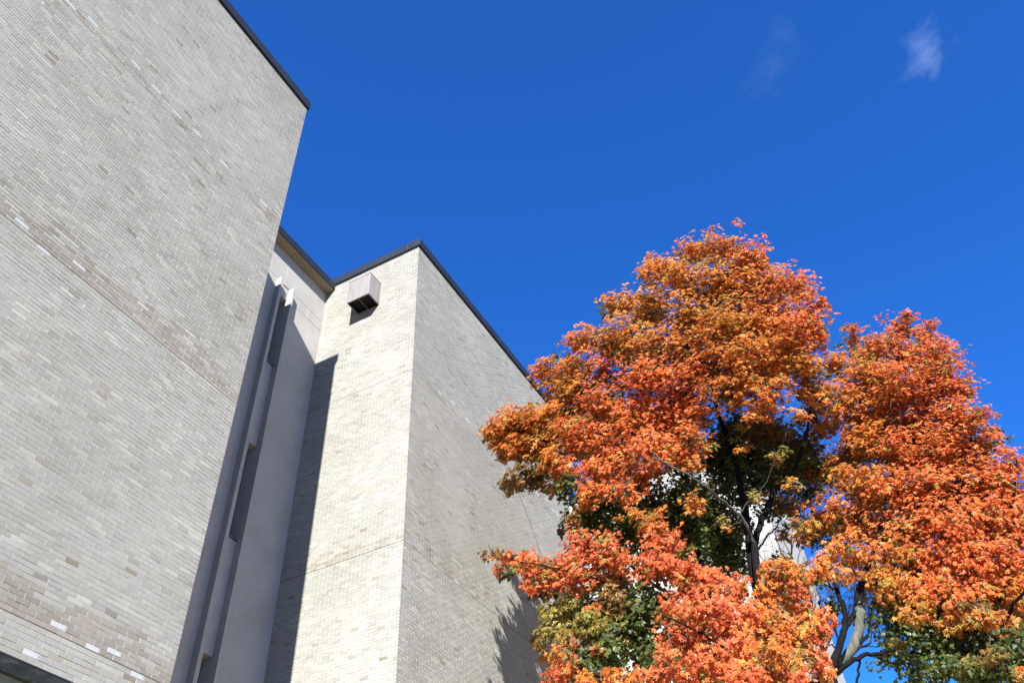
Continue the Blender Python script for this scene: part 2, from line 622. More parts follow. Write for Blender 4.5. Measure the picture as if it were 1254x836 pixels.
coping(XA0, XA1, bld)
coping(XT, XB1, bld)
r_ = MB()
r_.box(XA0 + 0.36, XA1 - 0.36, YF + 0.36, 19.6, 18.37, 18.45)
r_.box(XT + 0.36, XB1 - 0.36, YF + 0.36, 19.6, 18.37, 18.45)
r_.box(XA1 + 0.01, XT - 0.01, 11.95, 20, 18.2, 18.34)
r_.build("roof", MAT_ROOF, bld)

# ---- concrete bay
YM = 11.77
bay = MB()
bay.box(XA1, 10.36, YM + 0.006, 12.3, GZ, 18.165)
bay.box(10.90, XT - 0.001, YM + 0.006, 12.3, GZ, 18.165)
bay.box(10.36, 10.90, YM + 0.30, 12.3, GZ, 17.03)
bay.box(10.36, 10.90, YM + 0.006, 12.3, 17.03, 18.165)
wC = bay.build("wall", MAT_SEAL, bld)
wC['label'] = "recessed bay of pale precast concrete panels"
rows = [GZ, 0.0, 2.33, 4.70, 7.085, 9.48, 11.855, 14.275, 16.68, 17.045, 18.166]
J = 0.006


def panel(x0, x1, z0, z1, y0=YM, y1=YM + 0.05, name="panel"):
    y0 = y0 + random.uniform(-0.0012, 0.0012)
    return MB().box(x0 + J, x1 - J, y0, y1, z0 + J, z1 - J).build(name, MAT_CONC, wC, bevel=0.004)


for z0, z1 in zip(rows[:-3], rows[1:-2]):
    panel(XA1, 8.9, z0, z1)
    panel(8.9, 10.36 + J, z0, z1)
    panel(10.90 - J, XT - 0.006, z0, z1)
panel(XA1, 8.9, 16.68, 17.045); panel(8.9, 10.36 + J, 16.68, 17.045)
panel(10.90 - J, 11.62, 16.68, 17.045); panel(11.62, XT - 0.006, 16.68, 17.045)
panel(XA1, 8.9, 17.045, 18.166); panel(8.9, 10.635, 17.045, 18.166)
panel(10.635, XT - 0.006, 17.045, 18.166)
# spandrels between the windows
for z0, z1 in ((0.0, 2.33), (2.33, 4.70), (7.085, 9.48), (11.855, 14.275)):
    panel(10.46, 10.83, z0, z1, y1=YM + 0.29, name="spandrel")
panel(10.46, 10.83, 16.61, 17.00, y1=YM + 0.29, name="spandrel")
MB().box(10.60, 10.83, YM + 0.003, YM + 0.25, 17.0, 17.04).build("slot", MAT_BROWN, wC)
# the two projecting fins that frame the strip of windows
for x0, x1 in ((10.36, 10.46), (10.83, 10.90)):
    for z0, z1 in zip(rows[:8], rows[1:8] + [17.02]):
        MB().box(x0, x1, YM - 0.158, YM + 0.31, z0 + J, z1 - J).build("fin", MAT_CONC, wC, bevel=0.005)
    MB().box(x0 + 0.008, x1 - 0.008, YM - 0.150, YM + 0.305, GZ, 17.0).build("fin_core", MAT_SEAL, wC)
# windows
for z0, z1 in ((14.275, 16.61), (9.48, 11.855), (4.70, 7.085), (GZ + 0.2, 0.0)):
    wn = MB()
    y = YM + 0.235
    wn.box(10.46, 10.50, y, y + 0.06, z0, z1); wn.box(10.79, 10.83, y, y + 0.06, z0, z1)
    wn.box(10.50, 10.79, y, y + 0.06, z1 - 0.05, z1); wn.box(10.50, 10.79, y, y + 0.06, z0, z0 + 0.05)
    wo_ = wn.build("window", MAT_FRAME, bld)
    MB().box(10.495, 10.795, y + 0.02, y + 0.035, z0 + 0.045, z1 - 0.045).build("pane", MAT_GLASS, wo_)
    MB().box(10.462, 10.828, YM - 0.025, y + 0.01, z0 - 0.004, z0 + 0.03).build("sill", MAT_FRAME, wo_, bevel=0.003)

# ---- eave over the bay
e = empty("eave")
e.parent = bld
for x0, x1 in ((XA1 + 0.001, 10.628), (10.636, XT - 0.004)):
    MB().box(x0, x1, 11.50, 12.1, 18.17, 18.34).build("soffit", MAT_SOFFIT, e)
MB().box(XA1 + 0.001, XT - 0.004, 11.475, 11.4995, 18.185, 18.43).build("fascia", MAT_METAL, e, bevel=0.004)
MB().box(XA1 + 0.001, XT - 0.004, 11.5, 12.0, 18.345, 18.40).build("roof_edge", MAT_METAL, e)

# ---- vent hood on the sunny face
hood = empty("vent_hood")
hood.parent = bld
hood['label'] = "copper coloured box vent with an open black underside"
y0, y1, z0, z1, pj, th = 9.86, 10.56, 16.70, 17.50, 0.47, 0.012
x0 = XT - pj
MB().box(x0, x0 + th, y0, y1, z0, z1).build("hood_front", MAT_HOOD, hood, bevel=0.003)
MB().box(x0 + th + 0.0005, XT + 0.02, y0 + 0.001, y0 + th, z0 + 0.001, z1 - 0.001).build("hood_side", MAT_HOOD, hood)
MB().box(x0 + th + 0.0005, XT + 0.02, y1 - th, y1 - 0.001, z0 + 0.001, z1 - 0.001).build("hood_side", MAT_HOOD, hood)
MB().box(x0 - 0.008, XT + 0.01, y0 - 0.008, y1 + 0.008, z1 + 0.0005, z1 + th).build("hood_top", MAT_HOOD, hood)
MB().box(x0 + 0.014, XT - 0.004, y0 + 0.014, y1 - 0.014, z0 + 0.10, z0 + 0.11).build("louver", MAT_INNER, hood)
MB().box(x0 + 0.020, XT - 0.006, 10.206, 10.216, z0 + 0.004, z0 + 0.016).build("divider", MAT_HOOD, hood)
ln_ = MB()  # near-black sheets that darken the hood's inner faces
ln_.box(x0 + 0.013, x0 + 0.018, y0 + 0.018, y1 - 0.018, z0 + 0.010, z0 + 0.099)
ln_.box(x0 + 0.018, XT - 0.002, y0 + 0.013, y0 + 0.018, z0 + 0.010, z0 + 0.099)
ln_.box(x0 + 0.018, XT - 0.002, y1 - 0.018, y1 - 0.013, z0 + 0.010, z0 + 0.099)
ln_.box(XT - 0.012, XT - 0.007, y0 + 0.019, y1 - 0.019, z0 + 0.002, z0 + 0.099)
ln_.build("liner", MAT_INNER, hood)
lip = MB()
lip.box(x0 + 0.012, XT - 0.001, y0 + 0.012, y0 + 0.03, z0 - 0.004, z0 + 0.008)
lip.box(x0 + 0.012, XT - 0.001, y1 - 0.03, y1 - 0.012, z0 - 0.004, z0 + 0.008)
lip.box(x0 + 0.012, x0 + 0.03, y0 + 0.03, y1 - 0.03, z0 - 0.004, z0 + 0.008)
lip.build("lip", MAT_HOOD, hood)

# ---- ground floor glazing under the left tower
MB().box(XA0, 6.95, YF + 0.01, 9.04, ZSILL - 0.002, ZSILL + 0.0035).build("lintel", MAT_LINTEL, bld)
MB().box(XA0, 6.95, YF - 0.002, YF + 0.012, ZSILL - 0.012, ZSILL + 0.004).build("drip_edge", MAT_METAL, bld)
gw = MB()
MB().box(XA0, 6.95, 9.041, 9.10, ZSILL - 0.55, ZSILL - 0.003).build("head_panel", MAT_HEAD, bld)
gw.box(XA0, 6.95, 9.035, 9.0405, ZSILL - 0.035, ZSILL - 0.003)
gw.box(XA0, 6.95, 9.045, 9.10, ZSILL - 0.65, ZSILL - 0.551)
x = XA0
while x < 6.9:
    gw.box(x, x + 0.06, 9.045, 9.10, GZ, ZSILL - 0.65)
    x += 1.56
gwo = gw.build("window", MAT_FRAME, bld)
x = XA0
while x < 6.5:
    MB().box(x + 0.055, min(x + 1.565, 6.95), 9.065, 9.075, GZ, ZSILL - 0.645).build("pane", MAT_GLASS, gwo)
    x += 1.56
MB().box(XA0, 6.95, 9.9, 9.95, GZ, ZSILL).build("inner_wall", MAT_INNER, bld)

# ------------------------------------------------------------------ the wing behind the trees
def far_brick():
    m, t, b = new_mat("far_brickwork")
    tc = t.nodes.new("ShaderNodeNewGeometry")
    sx = t.nodes.new("ShaderNodeSeparateXYZ")
    t.links.new(tc.outputs['Position'], sx.inputs[0])
    ad = t.nodes.new("ShaderNodeMath"); ad.operation = 'ADD'
    t.links.new(sx.outputs[0], ad.inputs[0]); t.links.new(sx.outputs[1], ad.inputs[1])
    cb = t.nodes.new("ShaderNodeCombineXYZ")
    t.links.new(ad.outputs[0], cb.inputs[0]); t.links.new(sx.outputs[2], cb.inputs[1])
    br = t.nodes.new("ShaderNodeTexBrick")
    br.inputs['Color1'].default_value = (0.252, 0.244, 0.223, 1)
    br.inputs['Color2'].default_value = (0.311, 0.299, 0.261, 1)
    br.inputs['Mortar'].default_value = (0.345, 0.341, 0.328, 1)
    br.inputs['Scale'].default_value = 1.0
    br.inputs['Mortar Size'].default_value = 0.005
    br.inputs['Brick Width'].default_value = MODL
    br.inputs['Row Height'].default_value = CRS
    t.links.new(cb.outputs[0], br.inputs['Vector'])
    t.links.new(br.outputs['Color'], b.inputs['Base Color'])
    b.inputs['Roughness'].default_value = 0.9
    bump(t, b, br.outputs['Fac'], -0.5, 0.006)
    return m


wing = empty("brick_building")
tag(wing, "pale sunlit brick wing glimpsed through the gaps of the orange maples", "building")
MB().box(25.7, 32.3, 3.6, 20, GZ, 18.36).build("wall", far_brick(), wing)
m = MB()
m.box(25.66, 32.34, 3.56, 20.04, 18.385, 18.66)
m.build("coping", MAT_METAL, wing, bevel=0.006)
MB().box(25.68, 32.32, 3.58, 20.02, 18.345, 18.384).build("drip_edge", MAT_INNER, wing)
link_b = MB()
link_b.box(XB1, 25.7, 12.2, 20, GZ, 18.0)
link_b.build("link_wall", MAT_CONC, wing)

# ------------------------------------------------------------------ vegetation and sky
# ------------------------------------------------------------------ maples
# leaf outline: five lobes, drawn as a fan round a raised centre
_ang = np.radians([0, 24, 48, 76, 104, 146, 180, 214, 256, 284, 312, 336])
_rad = np.array([1.0, 0.46, 0.86, 0.40, 0.66, 0.42, 0.16, 0.42, 0.66, 0.40, 0.86, 0.46])
LEAF = np.zeros((13, 3))
LEAF[1:, 0] = _rad * np.cos(_ang)
LEAF[1:, 1] = _rad * np.sin(_ang)
LEAF[1:, 2] = -0.22 * _rad ** 2 + 0.10 * np.array([0, 1, 0, 1, 0, 0, 0, 0, 0, 1, 0, 1])
LEAF[:, 0] -= 0.1
LFACE = np.array([[0, i, i % 12 + 1] for i in range(1, 13)])
# a plainer leaf for the shaded depth of a crown
_a2 = np.radians([0, 30, 62, 115, 180, 245, 298, 330])
_r2 = np.array([1.0, 0.55, 0.85, 0.58, 0.25, 0.58, 0.85, 0.55])
LEAF2 = np.zeros((9, 3))
LEAF2[1:, 0] = _r2 * np.cos(_a2)
LEAF2[1:, 1] = _r2 * np.sin(_a2)
LEAF2[1:, 2] = -0.2 * _r2 ** 2
LFACE2 = np.array([[0, i, i % 8 + 1] for i in range(1, 9)])

PAL = {  # leaf colours: mean and a second colour mixed in leaf by leaf
    'R': ((0.4752, 0.0986, 0.0299), (0.4928, 0.1584, 0.0317)),
    'C': ((0.4576, 0.0862, 0.0370), (0.4752, 0.1364, 0.0352)),
    'O': ((0.4752, 0.1452, 0.0264), (0.4136, 0.1804, 0.0282)),
    'G': ((0.4664, 0.1936, 0.0282), (0.3520, 0.1980, 0.0317)),
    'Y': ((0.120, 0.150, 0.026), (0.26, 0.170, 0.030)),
    'L': ((0.033, 0.052, 0.012), (0.080, 0.092, 0.018)),  # green shade leaves, darkened further to put crown shade into the colour
    'B': ((0.2006, 0.0871, 0.0202), (0.1338, 0.0933, 0.0202)),  # brown leaves; the tone also paints shade under and behind clumps
}


def unit(v):
    return v / (np.linalg.norm(v, axis=-1, keepdims=True) + 1e-9)


def leaf_arrays(pads, center, seed, LEAF, LFACE):
    nv, nf = len(LEAF), len(LFACE)
    r = np.random.default_rng(seed)
    P, Nn, T, S, C = [], [], [], [], []
    for (c, R, n, key, size, near) in pads:
        ns = max(2, int(n / 11))
        d = unit(r.normal(size=(ns, 3)))
        rr = r.random(ns) ** 0.45
        ex = 1 + 0.62 * (r.random((ns, 1)) ** 4)
        sc_ = c + d * rr[:, None] * R * ex
        outw = unit(sc_ - center)
        sn = unit(outw * 0.45 - SUN * 0.35 + np.array([0, 0, 0.42]) + r.normal(size=(ns, 3)) * 0.36)
        tw = unit(np.cross(sn, r.normal(size=(ns, 3))))
        tb = np.cross(sn, tw)
        m = r.poisson(n / ns, ns) + 2
        idx = np.repeat(np.arange(ns), m)
        k = len(idx)
        a = r.random(k) * 2 * np.pi
        rad = (0.05 + 0.19 * np.sqrt(r.random(k))) * float(np.clip(R.min() / 0.36, 0.35, 1.0))
        off = tw[idx] * (np.cos(a) * rad)[:, None] + tb[idx] * (np.sin(a) * rad)[:, None]
        pos = sc_[idx] + off + r.normal(size=(k, 3)) * 0.035 - np.array([0, 0, 1]) * (rad ** 2 * 1.6)[:, None]
        nr = unit(sn[idx] * 0.9 + unit(off) * 0.42 + outw[idx] * 0.25 - SUN * 0.30 + r.normal(size=(k, 3)) * 0.40)
        td = unit(off) + np.array([0, 0, -0.75]) + r.normal(size=(k, 3)) * 0.3
        td = unit(td - nr * np.sum(td * nr, 1, keepdims=True))
        P.append(pos); Nn.append(nr); T.append(td)
        S.append(size * np.clip(r.normal(0.98, 0.2, k), 0.5, 1.45))
        c1, c2 = map(np.array, PAL[key])
        st = r.random(ns)[idx] * 0.6 + r.random(k) * 0.5
        cc = c1 * (1 - st[:, None]) + c2 * st[:, None]
        if key in 'RCOG':                      # neighbouring sprays run into one another
            bl = (r.random(ns)[idx] * 0.55)[:, None]
            cc = cc * (1 - bl) + np.array([0.475, 0.110, 0.028]) * bl
        cc = cc * (1 + r.normal(0, 0.16, (k, 1))) * (1 + r.normal(0, 0.05, (k, 3)))
        cc = cc * np.exp(r.normal(0, 0.17, ns))[idx][:, None]
        if key in 'RCOG':                      # some sprays are still turning
            turning = (r.random(ns) < 0.07)[idx] & (r.random(k) < 0.7)
            cc[turning] = np.array([0.27, 0.20, 0.035]) * r.uniform(.7, 1.2, (turning.sum(), 1))
        odd = r.random(k) < 0.04
        cc[odd] = np.array([0.23, 0.21, 0.045]) if key in 'RCO' else cc[odd] * 1.25
        C.append(np.clip(cc * 1.18, 0.005, 0.8))
    P, Nn, T, S, C = map(np.concatenate, (P, Nn, T, S, C))
    B = np.cross(Nn, T)
    k = len(P)
    wd = r.uniform(0.85, 1.1, k)
    cup = r.uniform(0.3, 1.9, k) * np.where(r.random(k) < 0.12, -1, 1)
    V = (P[:, None] + S[:, None, None] * (LEAF[None, :, 0:1] * T[:, None] + LEAF[None, :, 1:2] * wd[:, None, None] * B[:, None]
                                         + LEAF[None, :, 2:3] * cup[:, None, None] * Nn[:, None]))
    fv = LFACE[None] + (np.arange(k) * nv)[:, None, None]
    vc = np.repeat(C[:, None], nv, 1)
    vc[:, :, 1:] *= (0.88 + 0.18 * r.random((k, 1, 1)))
    return V.reshape(-1, 3), fv.reshape(-1), vc.reshape(-1, 3)


def make_leaves(pads, center, name, parent, seed):
    near = [q for q in pads if q[5]]
    deep = [q for q in pads if not q[5]]
    V1, F1, C1_ = leaf_arrays(near, center, seed, LEAF, LFACE)
    V2, F2, C2_ = leaf_arrays(deep, center, seed + 1, LEAF2, LFACE2)
    V = np.concatenate([V1, V2]); F = np.concatenate([F1, F2 + len(V1)]); C = np.concatenate([C1_, C2_])
    me = np_mesh(name, V, len(V), np.full(len(F) // 3, 3), F, C)
    o_ = link(name, me, parent, MAT_LEAF)
    tag(o_, kind='stuff')
    return len(V1) // 13, len(V2) // 9


def spline(pts, n=4):
    """Catmull-Rom through the points"""
    pts = [np.array(q, float) for q in pts]
    pp = [2 * pts[0] - pts[1]] + pts + [2 * pts[-1] - pts[-2]]
    out = []
    for i in range(1, len(pp) - 2):
        for j in range(n):
            t = j / n
            a, b, c, d = pp[i - 1], pp[i], pp[i + 1], pp[i + 2]
            out.append(0.5 * (2 * b + (c - a) * t + (2 * a - 5 * b + 4 * c - d) * t * t + (3 * b - a - 3 * c + d) * t ** 3))
    out.append(pts[-1])
    return out


def limb(pts, r0, r1, name, parent, mat, sides=10, wob=0.12, n=4):
    s = spline(pts, n)
    L = len(s)
    s = [q + (rng.normal(size=3) * 0.012 if 0 < i < L - 1 else 0) for i, q in enumerate(s)]
    rad = [r0 + (r1 - r0) * (i / (L - 1)) ** 0.9 for i in range(L)]
    m = MB().tube(s, rad, sides, wob)
    o_ = m.build(name, mat, parent, smooth=True)
    return o_, list(zip(s, rad))


def twigs(skel, pads, parent, seed):
    """every clump of leaves hangs on a branch that springs from the nearest wood already grown"""
    r = np.random.default_rng(seed)
    random.seed(seed)
    m = MB()
    SP = [q for q, _ in skel]; SR = [q for _, q in skel]
    todo = sorted(range(len(pads)), key=lambda i: min(np.linalg.norm(pads[i][0] - q) for q in SP))
    for i in todo:
        if not pads[i][5] and r.random() < 0.5:
            continue
        c, R, n, key, size, near = pads[i]
        A = np.array(SP); RR = np.array(SR)
        dv = c - A
        dist = np.linalg.norm(dv, axis=1)
        cost = dist * np.where(dv[:, 2] < 0.1 * dist, 1.35, 1.0)
        j = int(np.argmin(cost))
        a, L = A[j], dist[j]
        r0 = min(RR[j] * 0.7, 0.010 + 0.009 * L)
        mid1 = a + dv[j] * 0.35 + np.array([0, 0, 0.07 * L]) + r.normal(size=3) * 0.05 * L
        mid2 = a + dv[j] * 0.7 + np.array([0, 0, 0.06 * L]) + r.normal(size=3) * 0.05 * L
        s = spline([a, mid1, mid2, c], 3)
        rr = [r0 + (0.006 - r0) * k / (len(s) - 1) for k in range(len(s))]
        m.tube(s, rr, 5, 0.1)
        SP += s[3:]; SR += rr[3:]
        for _ in range(7):
            e_ = c + unit(r.normal(size=3)) * R * r.uniform(0.6, 1.0)
            b0 = s[r.integers(len(s) - 4, len(s))]
            m.tube([b0, (b0 + e_) / 2 + r.normal(size=3) * 0.05 + np.array([0, 0, 0.04]), e_], [0.007, 0.0045, 0.002], 3)
    o_ = m.build("twigs", MAT_TWIG, parent, smooth=True)
    tag(o_, kind='stuff')


def make_pads(spec, tfun, lf, seed, back=0.9, backshift=(0.9, 2.6), center=None):
    r = np.random.default_rng(seed)
    pads = []
    for (px, py, rx, ry, key, *k) in spec:
        extra = k[0] if k else 0.0
        dens = k[1] if len(k) > 1 else 1.0
        if key == 'R' and px < 1020 and py > 640:
            key = 'C'
        if key in 'LB' and 855 < px < 1010 and 480 < py < 720 and seed == 101:
            extra += 1.7                      # behind the bare middle of the stems
        if px < 675 and 500 < py < 600:
            dens *= 2.1                       # the lobe next to the tower wall is thick
        t = tfun(px, py) + extra + r.normal() * 0.25
        s = t / F_PX
        c = ray(px, py) * t
        R = np.array([1, 1, 1.0]) * 0.5 * (rx + ry) * s
        # wide in the picture plane as given, and about as deep as it is wide
        Rx, Ry = rx * s, ry * s
        size = 0.067 if key != 'L' else 0.062
        npx = 3.1415 * rx * ry / ((size * 2 * F_PX / t) ** 2 * 0.42)
        green = key == 'L'
        n = npx * dens * lf * (9.0 if green else 5.6)
        Rv = np.array([Rx, Rx, Ry]) * (1.0 if green else 0.87)
        pads.append((c, Rv, n, key, size, not green))
        if not green:
            # mostly darker leaf colours put shade into the clump's underside and heart
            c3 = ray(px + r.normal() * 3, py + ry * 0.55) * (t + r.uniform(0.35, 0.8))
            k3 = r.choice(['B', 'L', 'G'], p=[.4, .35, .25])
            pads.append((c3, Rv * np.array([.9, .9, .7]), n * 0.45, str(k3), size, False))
            if r.random() < back:
                t2 = t + r.uniform(*backshift)
                c2 = ray(px + r.normal() * 6, py + abs(r.normal()) * 8) * t2
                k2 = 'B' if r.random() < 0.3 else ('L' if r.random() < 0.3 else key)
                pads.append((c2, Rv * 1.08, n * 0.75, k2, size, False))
    return pads


# foliage clumps: photo pixel, half widths in pixels, colour, [further back by metres, density]
SPEC1 = [
 # crown top
 (845,303,20,15,'O'),(882,298,28,15,'O'),(918,312,26,18,'R'),(803,326,22,16,'O'),(838,338,30,22,'G'),(882,345,36,26,'G'),(930,343,32,24,'O'),(972,350,28,16,'R'),(995,378,18,18,'R'),
 (757,366,20,14,'G'),(792,368,32,24,'G'),(840,385,36,28,'G'),(890,392,38,28,'G'),(938,388,36,28,'O'),(978,400,28,24,'R'),(1000,405,10,14,'R'),
 (712,412,24,15,'O'),(755,408,32,20,'G'),(800,418,34,24,'G'),(850,428,36,26,'O'),(900,436,34,22,'O'),(948,436,36,24,'O'),(982,440,20,22,'O'),
 (668,452,18,13,'O'),(700,446,30,20,'O'),(745,452,34,24,'R'),(790,462,34,24,'R'),(840,468,34,22,'R'),(888,474,28,14,'O'),(938,474,32,17,'O'),
 (690,482,30,16,'G'),(735,493,34,24,'R'),(785,505,36,26,'R'),(832,505,32,26,'R'),(845,535,22,18,'R'),
 # left lobe against the wall
 (606,522,13,14,'O'),(628,514,22,16,'O'),(660,512,26,18,'O'),(612,545,12,14,'G'),(630,545,22,14,'O'),(658,545,26,18,'G'),
 (700,528,32,22,'R'),(745,538,34,24,'R'),(795,548,34,24,'R'),(838,552,24,20,'R'),(850,568,10,10,'O'),
 (628,588,16,8,'B'),(652,578,22,10,'B'),(672,562,14,14,'G'),(690,572,24,18,'R'),(735,573,32,22,'R'),(780,580,28,16,'R'),(700,598,20,12,'L'),(728,600,18,16,'R'),(762,602,22,18,'R'),
 (722,612,24,8,'G'),(702,634,12,14,'B'),
 # dark inner foliage on the left
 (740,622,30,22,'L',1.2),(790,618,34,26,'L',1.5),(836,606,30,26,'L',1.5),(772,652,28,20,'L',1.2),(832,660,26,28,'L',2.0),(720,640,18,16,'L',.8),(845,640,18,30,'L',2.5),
 (848,612,16,14,'G',.4),
 # lower left branch
 (602,676,10,6,'R'),(618,680,14,8,'R'),(640,684,18,9,'R'),(612,698,9,6,'R'),(660,692,20,12,'R'),(684,692,22,14,'R'),(652,716,12,14,'R'),(672,712,14,12,'R'),(714,664,26,18,'R'),(745,680,30,22,'R'),(708,706,30,18,'R'),(750,706,26,11,'O'),
 (778,632,18,9,'G'),(796,642,20,16,'O'),(812,662,22,20,'R'),(800,688,30,20,'R'),(840,696,24,14,'R'),
 (678,752,18,14,'Y'),(700,742,22,14,'Y'),(672,775,14,14,'Y'),(712,765,22,16,'Y'),(728,752,14,9,'R',.2),(698,792,18,7,'R'),(724,796,12,6,'R'),(735,775,24,22,'Y',.4),(740,790,22,18,'L',.3),(720,812,26,14,'L',.4),(695,815,20,9,'R'),(680,828,22,10,'R'),(650+30,800,14,8,'O'),
 (765,742,28,26,'L',1.2,1.2),(768,775,24,18,'L',1.0,1.2),(800,745,14,16,'L',1.2),(748,735,20,12,'B',.1),(800,655+150,16,9,'L',.1),
 (830,742,22,18,'R'),(862,712,32,18,'R'),(900,722,24,12,'R'),(870,748,34,22,'R'),(812,776,14,10,'R'),(842,780,32,20,'R'),(910,760,34,24,'R'),(948,768,32,24,'O'),(888,796,34,22,'R'),(938,806,32,20,'O'),(982,786,24,22,'R'),(1000,812,16,16,'R'),(818,815,32,14,'R'),(768,830,32,10,'O'),(862,828,34,14,'R'),(728,832,22,8,'O'),(910,834,38,14,'R'),(968,832,34,16,'R'),(815,795,20,14,'L',1.0),
 (955,700,22,12,'O'),(985,706,24,14,'O'),(945,722,22,14,'O'),(978,738,18,16,'R'),(1005,770-8,12,14,'R'),(1008,696,18,10,'O'),(1030,702,14,5,'O'),
 # inner foliage round the stems, thin
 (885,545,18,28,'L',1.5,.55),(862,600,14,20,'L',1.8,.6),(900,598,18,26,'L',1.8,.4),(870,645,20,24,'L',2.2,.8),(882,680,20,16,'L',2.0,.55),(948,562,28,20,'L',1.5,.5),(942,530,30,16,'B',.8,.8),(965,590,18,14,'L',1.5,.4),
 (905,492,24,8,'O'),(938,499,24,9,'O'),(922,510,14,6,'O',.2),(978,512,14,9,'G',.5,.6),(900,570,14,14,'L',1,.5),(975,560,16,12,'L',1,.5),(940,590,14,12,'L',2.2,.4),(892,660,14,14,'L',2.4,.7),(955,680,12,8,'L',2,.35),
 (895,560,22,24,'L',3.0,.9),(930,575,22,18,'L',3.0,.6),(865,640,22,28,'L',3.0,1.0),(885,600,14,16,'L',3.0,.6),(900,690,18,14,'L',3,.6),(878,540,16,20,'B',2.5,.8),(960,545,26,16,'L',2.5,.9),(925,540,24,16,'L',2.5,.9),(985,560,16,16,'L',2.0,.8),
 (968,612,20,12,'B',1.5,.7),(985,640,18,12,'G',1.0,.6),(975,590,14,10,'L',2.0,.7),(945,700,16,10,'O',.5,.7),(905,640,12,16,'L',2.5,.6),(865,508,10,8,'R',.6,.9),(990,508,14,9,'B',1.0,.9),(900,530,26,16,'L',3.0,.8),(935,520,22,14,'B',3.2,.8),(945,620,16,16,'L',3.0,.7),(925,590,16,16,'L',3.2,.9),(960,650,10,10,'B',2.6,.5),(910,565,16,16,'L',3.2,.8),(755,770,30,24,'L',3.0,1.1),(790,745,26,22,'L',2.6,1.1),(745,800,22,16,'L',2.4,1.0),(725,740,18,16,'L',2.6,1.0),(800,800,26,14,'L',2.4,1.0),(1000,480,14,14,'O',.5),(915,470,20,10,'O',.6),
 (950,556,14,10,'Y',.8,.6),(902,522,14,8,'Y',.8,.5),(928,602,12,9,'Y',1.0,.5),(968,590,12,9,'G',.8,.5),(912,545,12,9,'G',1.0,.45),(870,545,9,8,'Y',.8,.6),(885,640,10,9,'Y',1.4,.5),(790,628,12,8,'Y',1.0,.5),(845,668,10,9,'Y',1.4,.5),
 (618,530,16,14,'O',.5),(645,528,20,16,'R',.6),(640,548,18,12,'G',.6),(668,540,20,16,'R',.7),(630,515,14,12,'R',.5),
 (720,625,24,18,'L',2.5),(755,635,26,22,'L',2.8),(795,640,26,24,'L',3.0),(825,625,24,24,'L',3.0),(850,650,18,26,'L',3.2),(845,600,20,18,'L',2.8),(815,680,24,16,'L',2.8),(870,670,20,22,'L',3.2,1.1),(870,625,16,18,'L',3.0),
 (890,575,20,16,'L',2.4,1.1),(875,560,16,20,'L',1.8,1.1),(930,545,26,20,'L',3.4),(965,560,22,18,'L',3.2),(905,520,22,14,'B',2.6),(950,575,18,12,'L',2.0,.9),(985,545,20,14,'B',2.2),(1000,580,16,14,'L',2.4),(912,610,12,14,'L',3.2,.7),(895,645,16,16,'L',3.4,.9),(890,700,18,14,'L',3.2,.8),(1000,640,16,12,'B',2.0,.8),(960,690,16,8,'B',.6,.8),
 (700,470,26,20,'R',2.5),(740,500,30,22,'O',2.6),(780,520,30,20,'R',2.6),(720,540,28,18,'O',2.4),(690,510,26,18,'O',2.2),(760,555,28,16,'O',2.4),(820,520,28,20,'R',2.6),(845,500,26,18,'O',2.6),(940,450,30,20,'O',2.4),(990,470,18,18,'O',2.2),(800,450,30,20,'O',2.6),(860,450,30,20,'R',2.6),(900,400,30,20,'O',2.6),(950,410,28,20,'R',2.4),(760,420,26,18,'O',2.2),
]
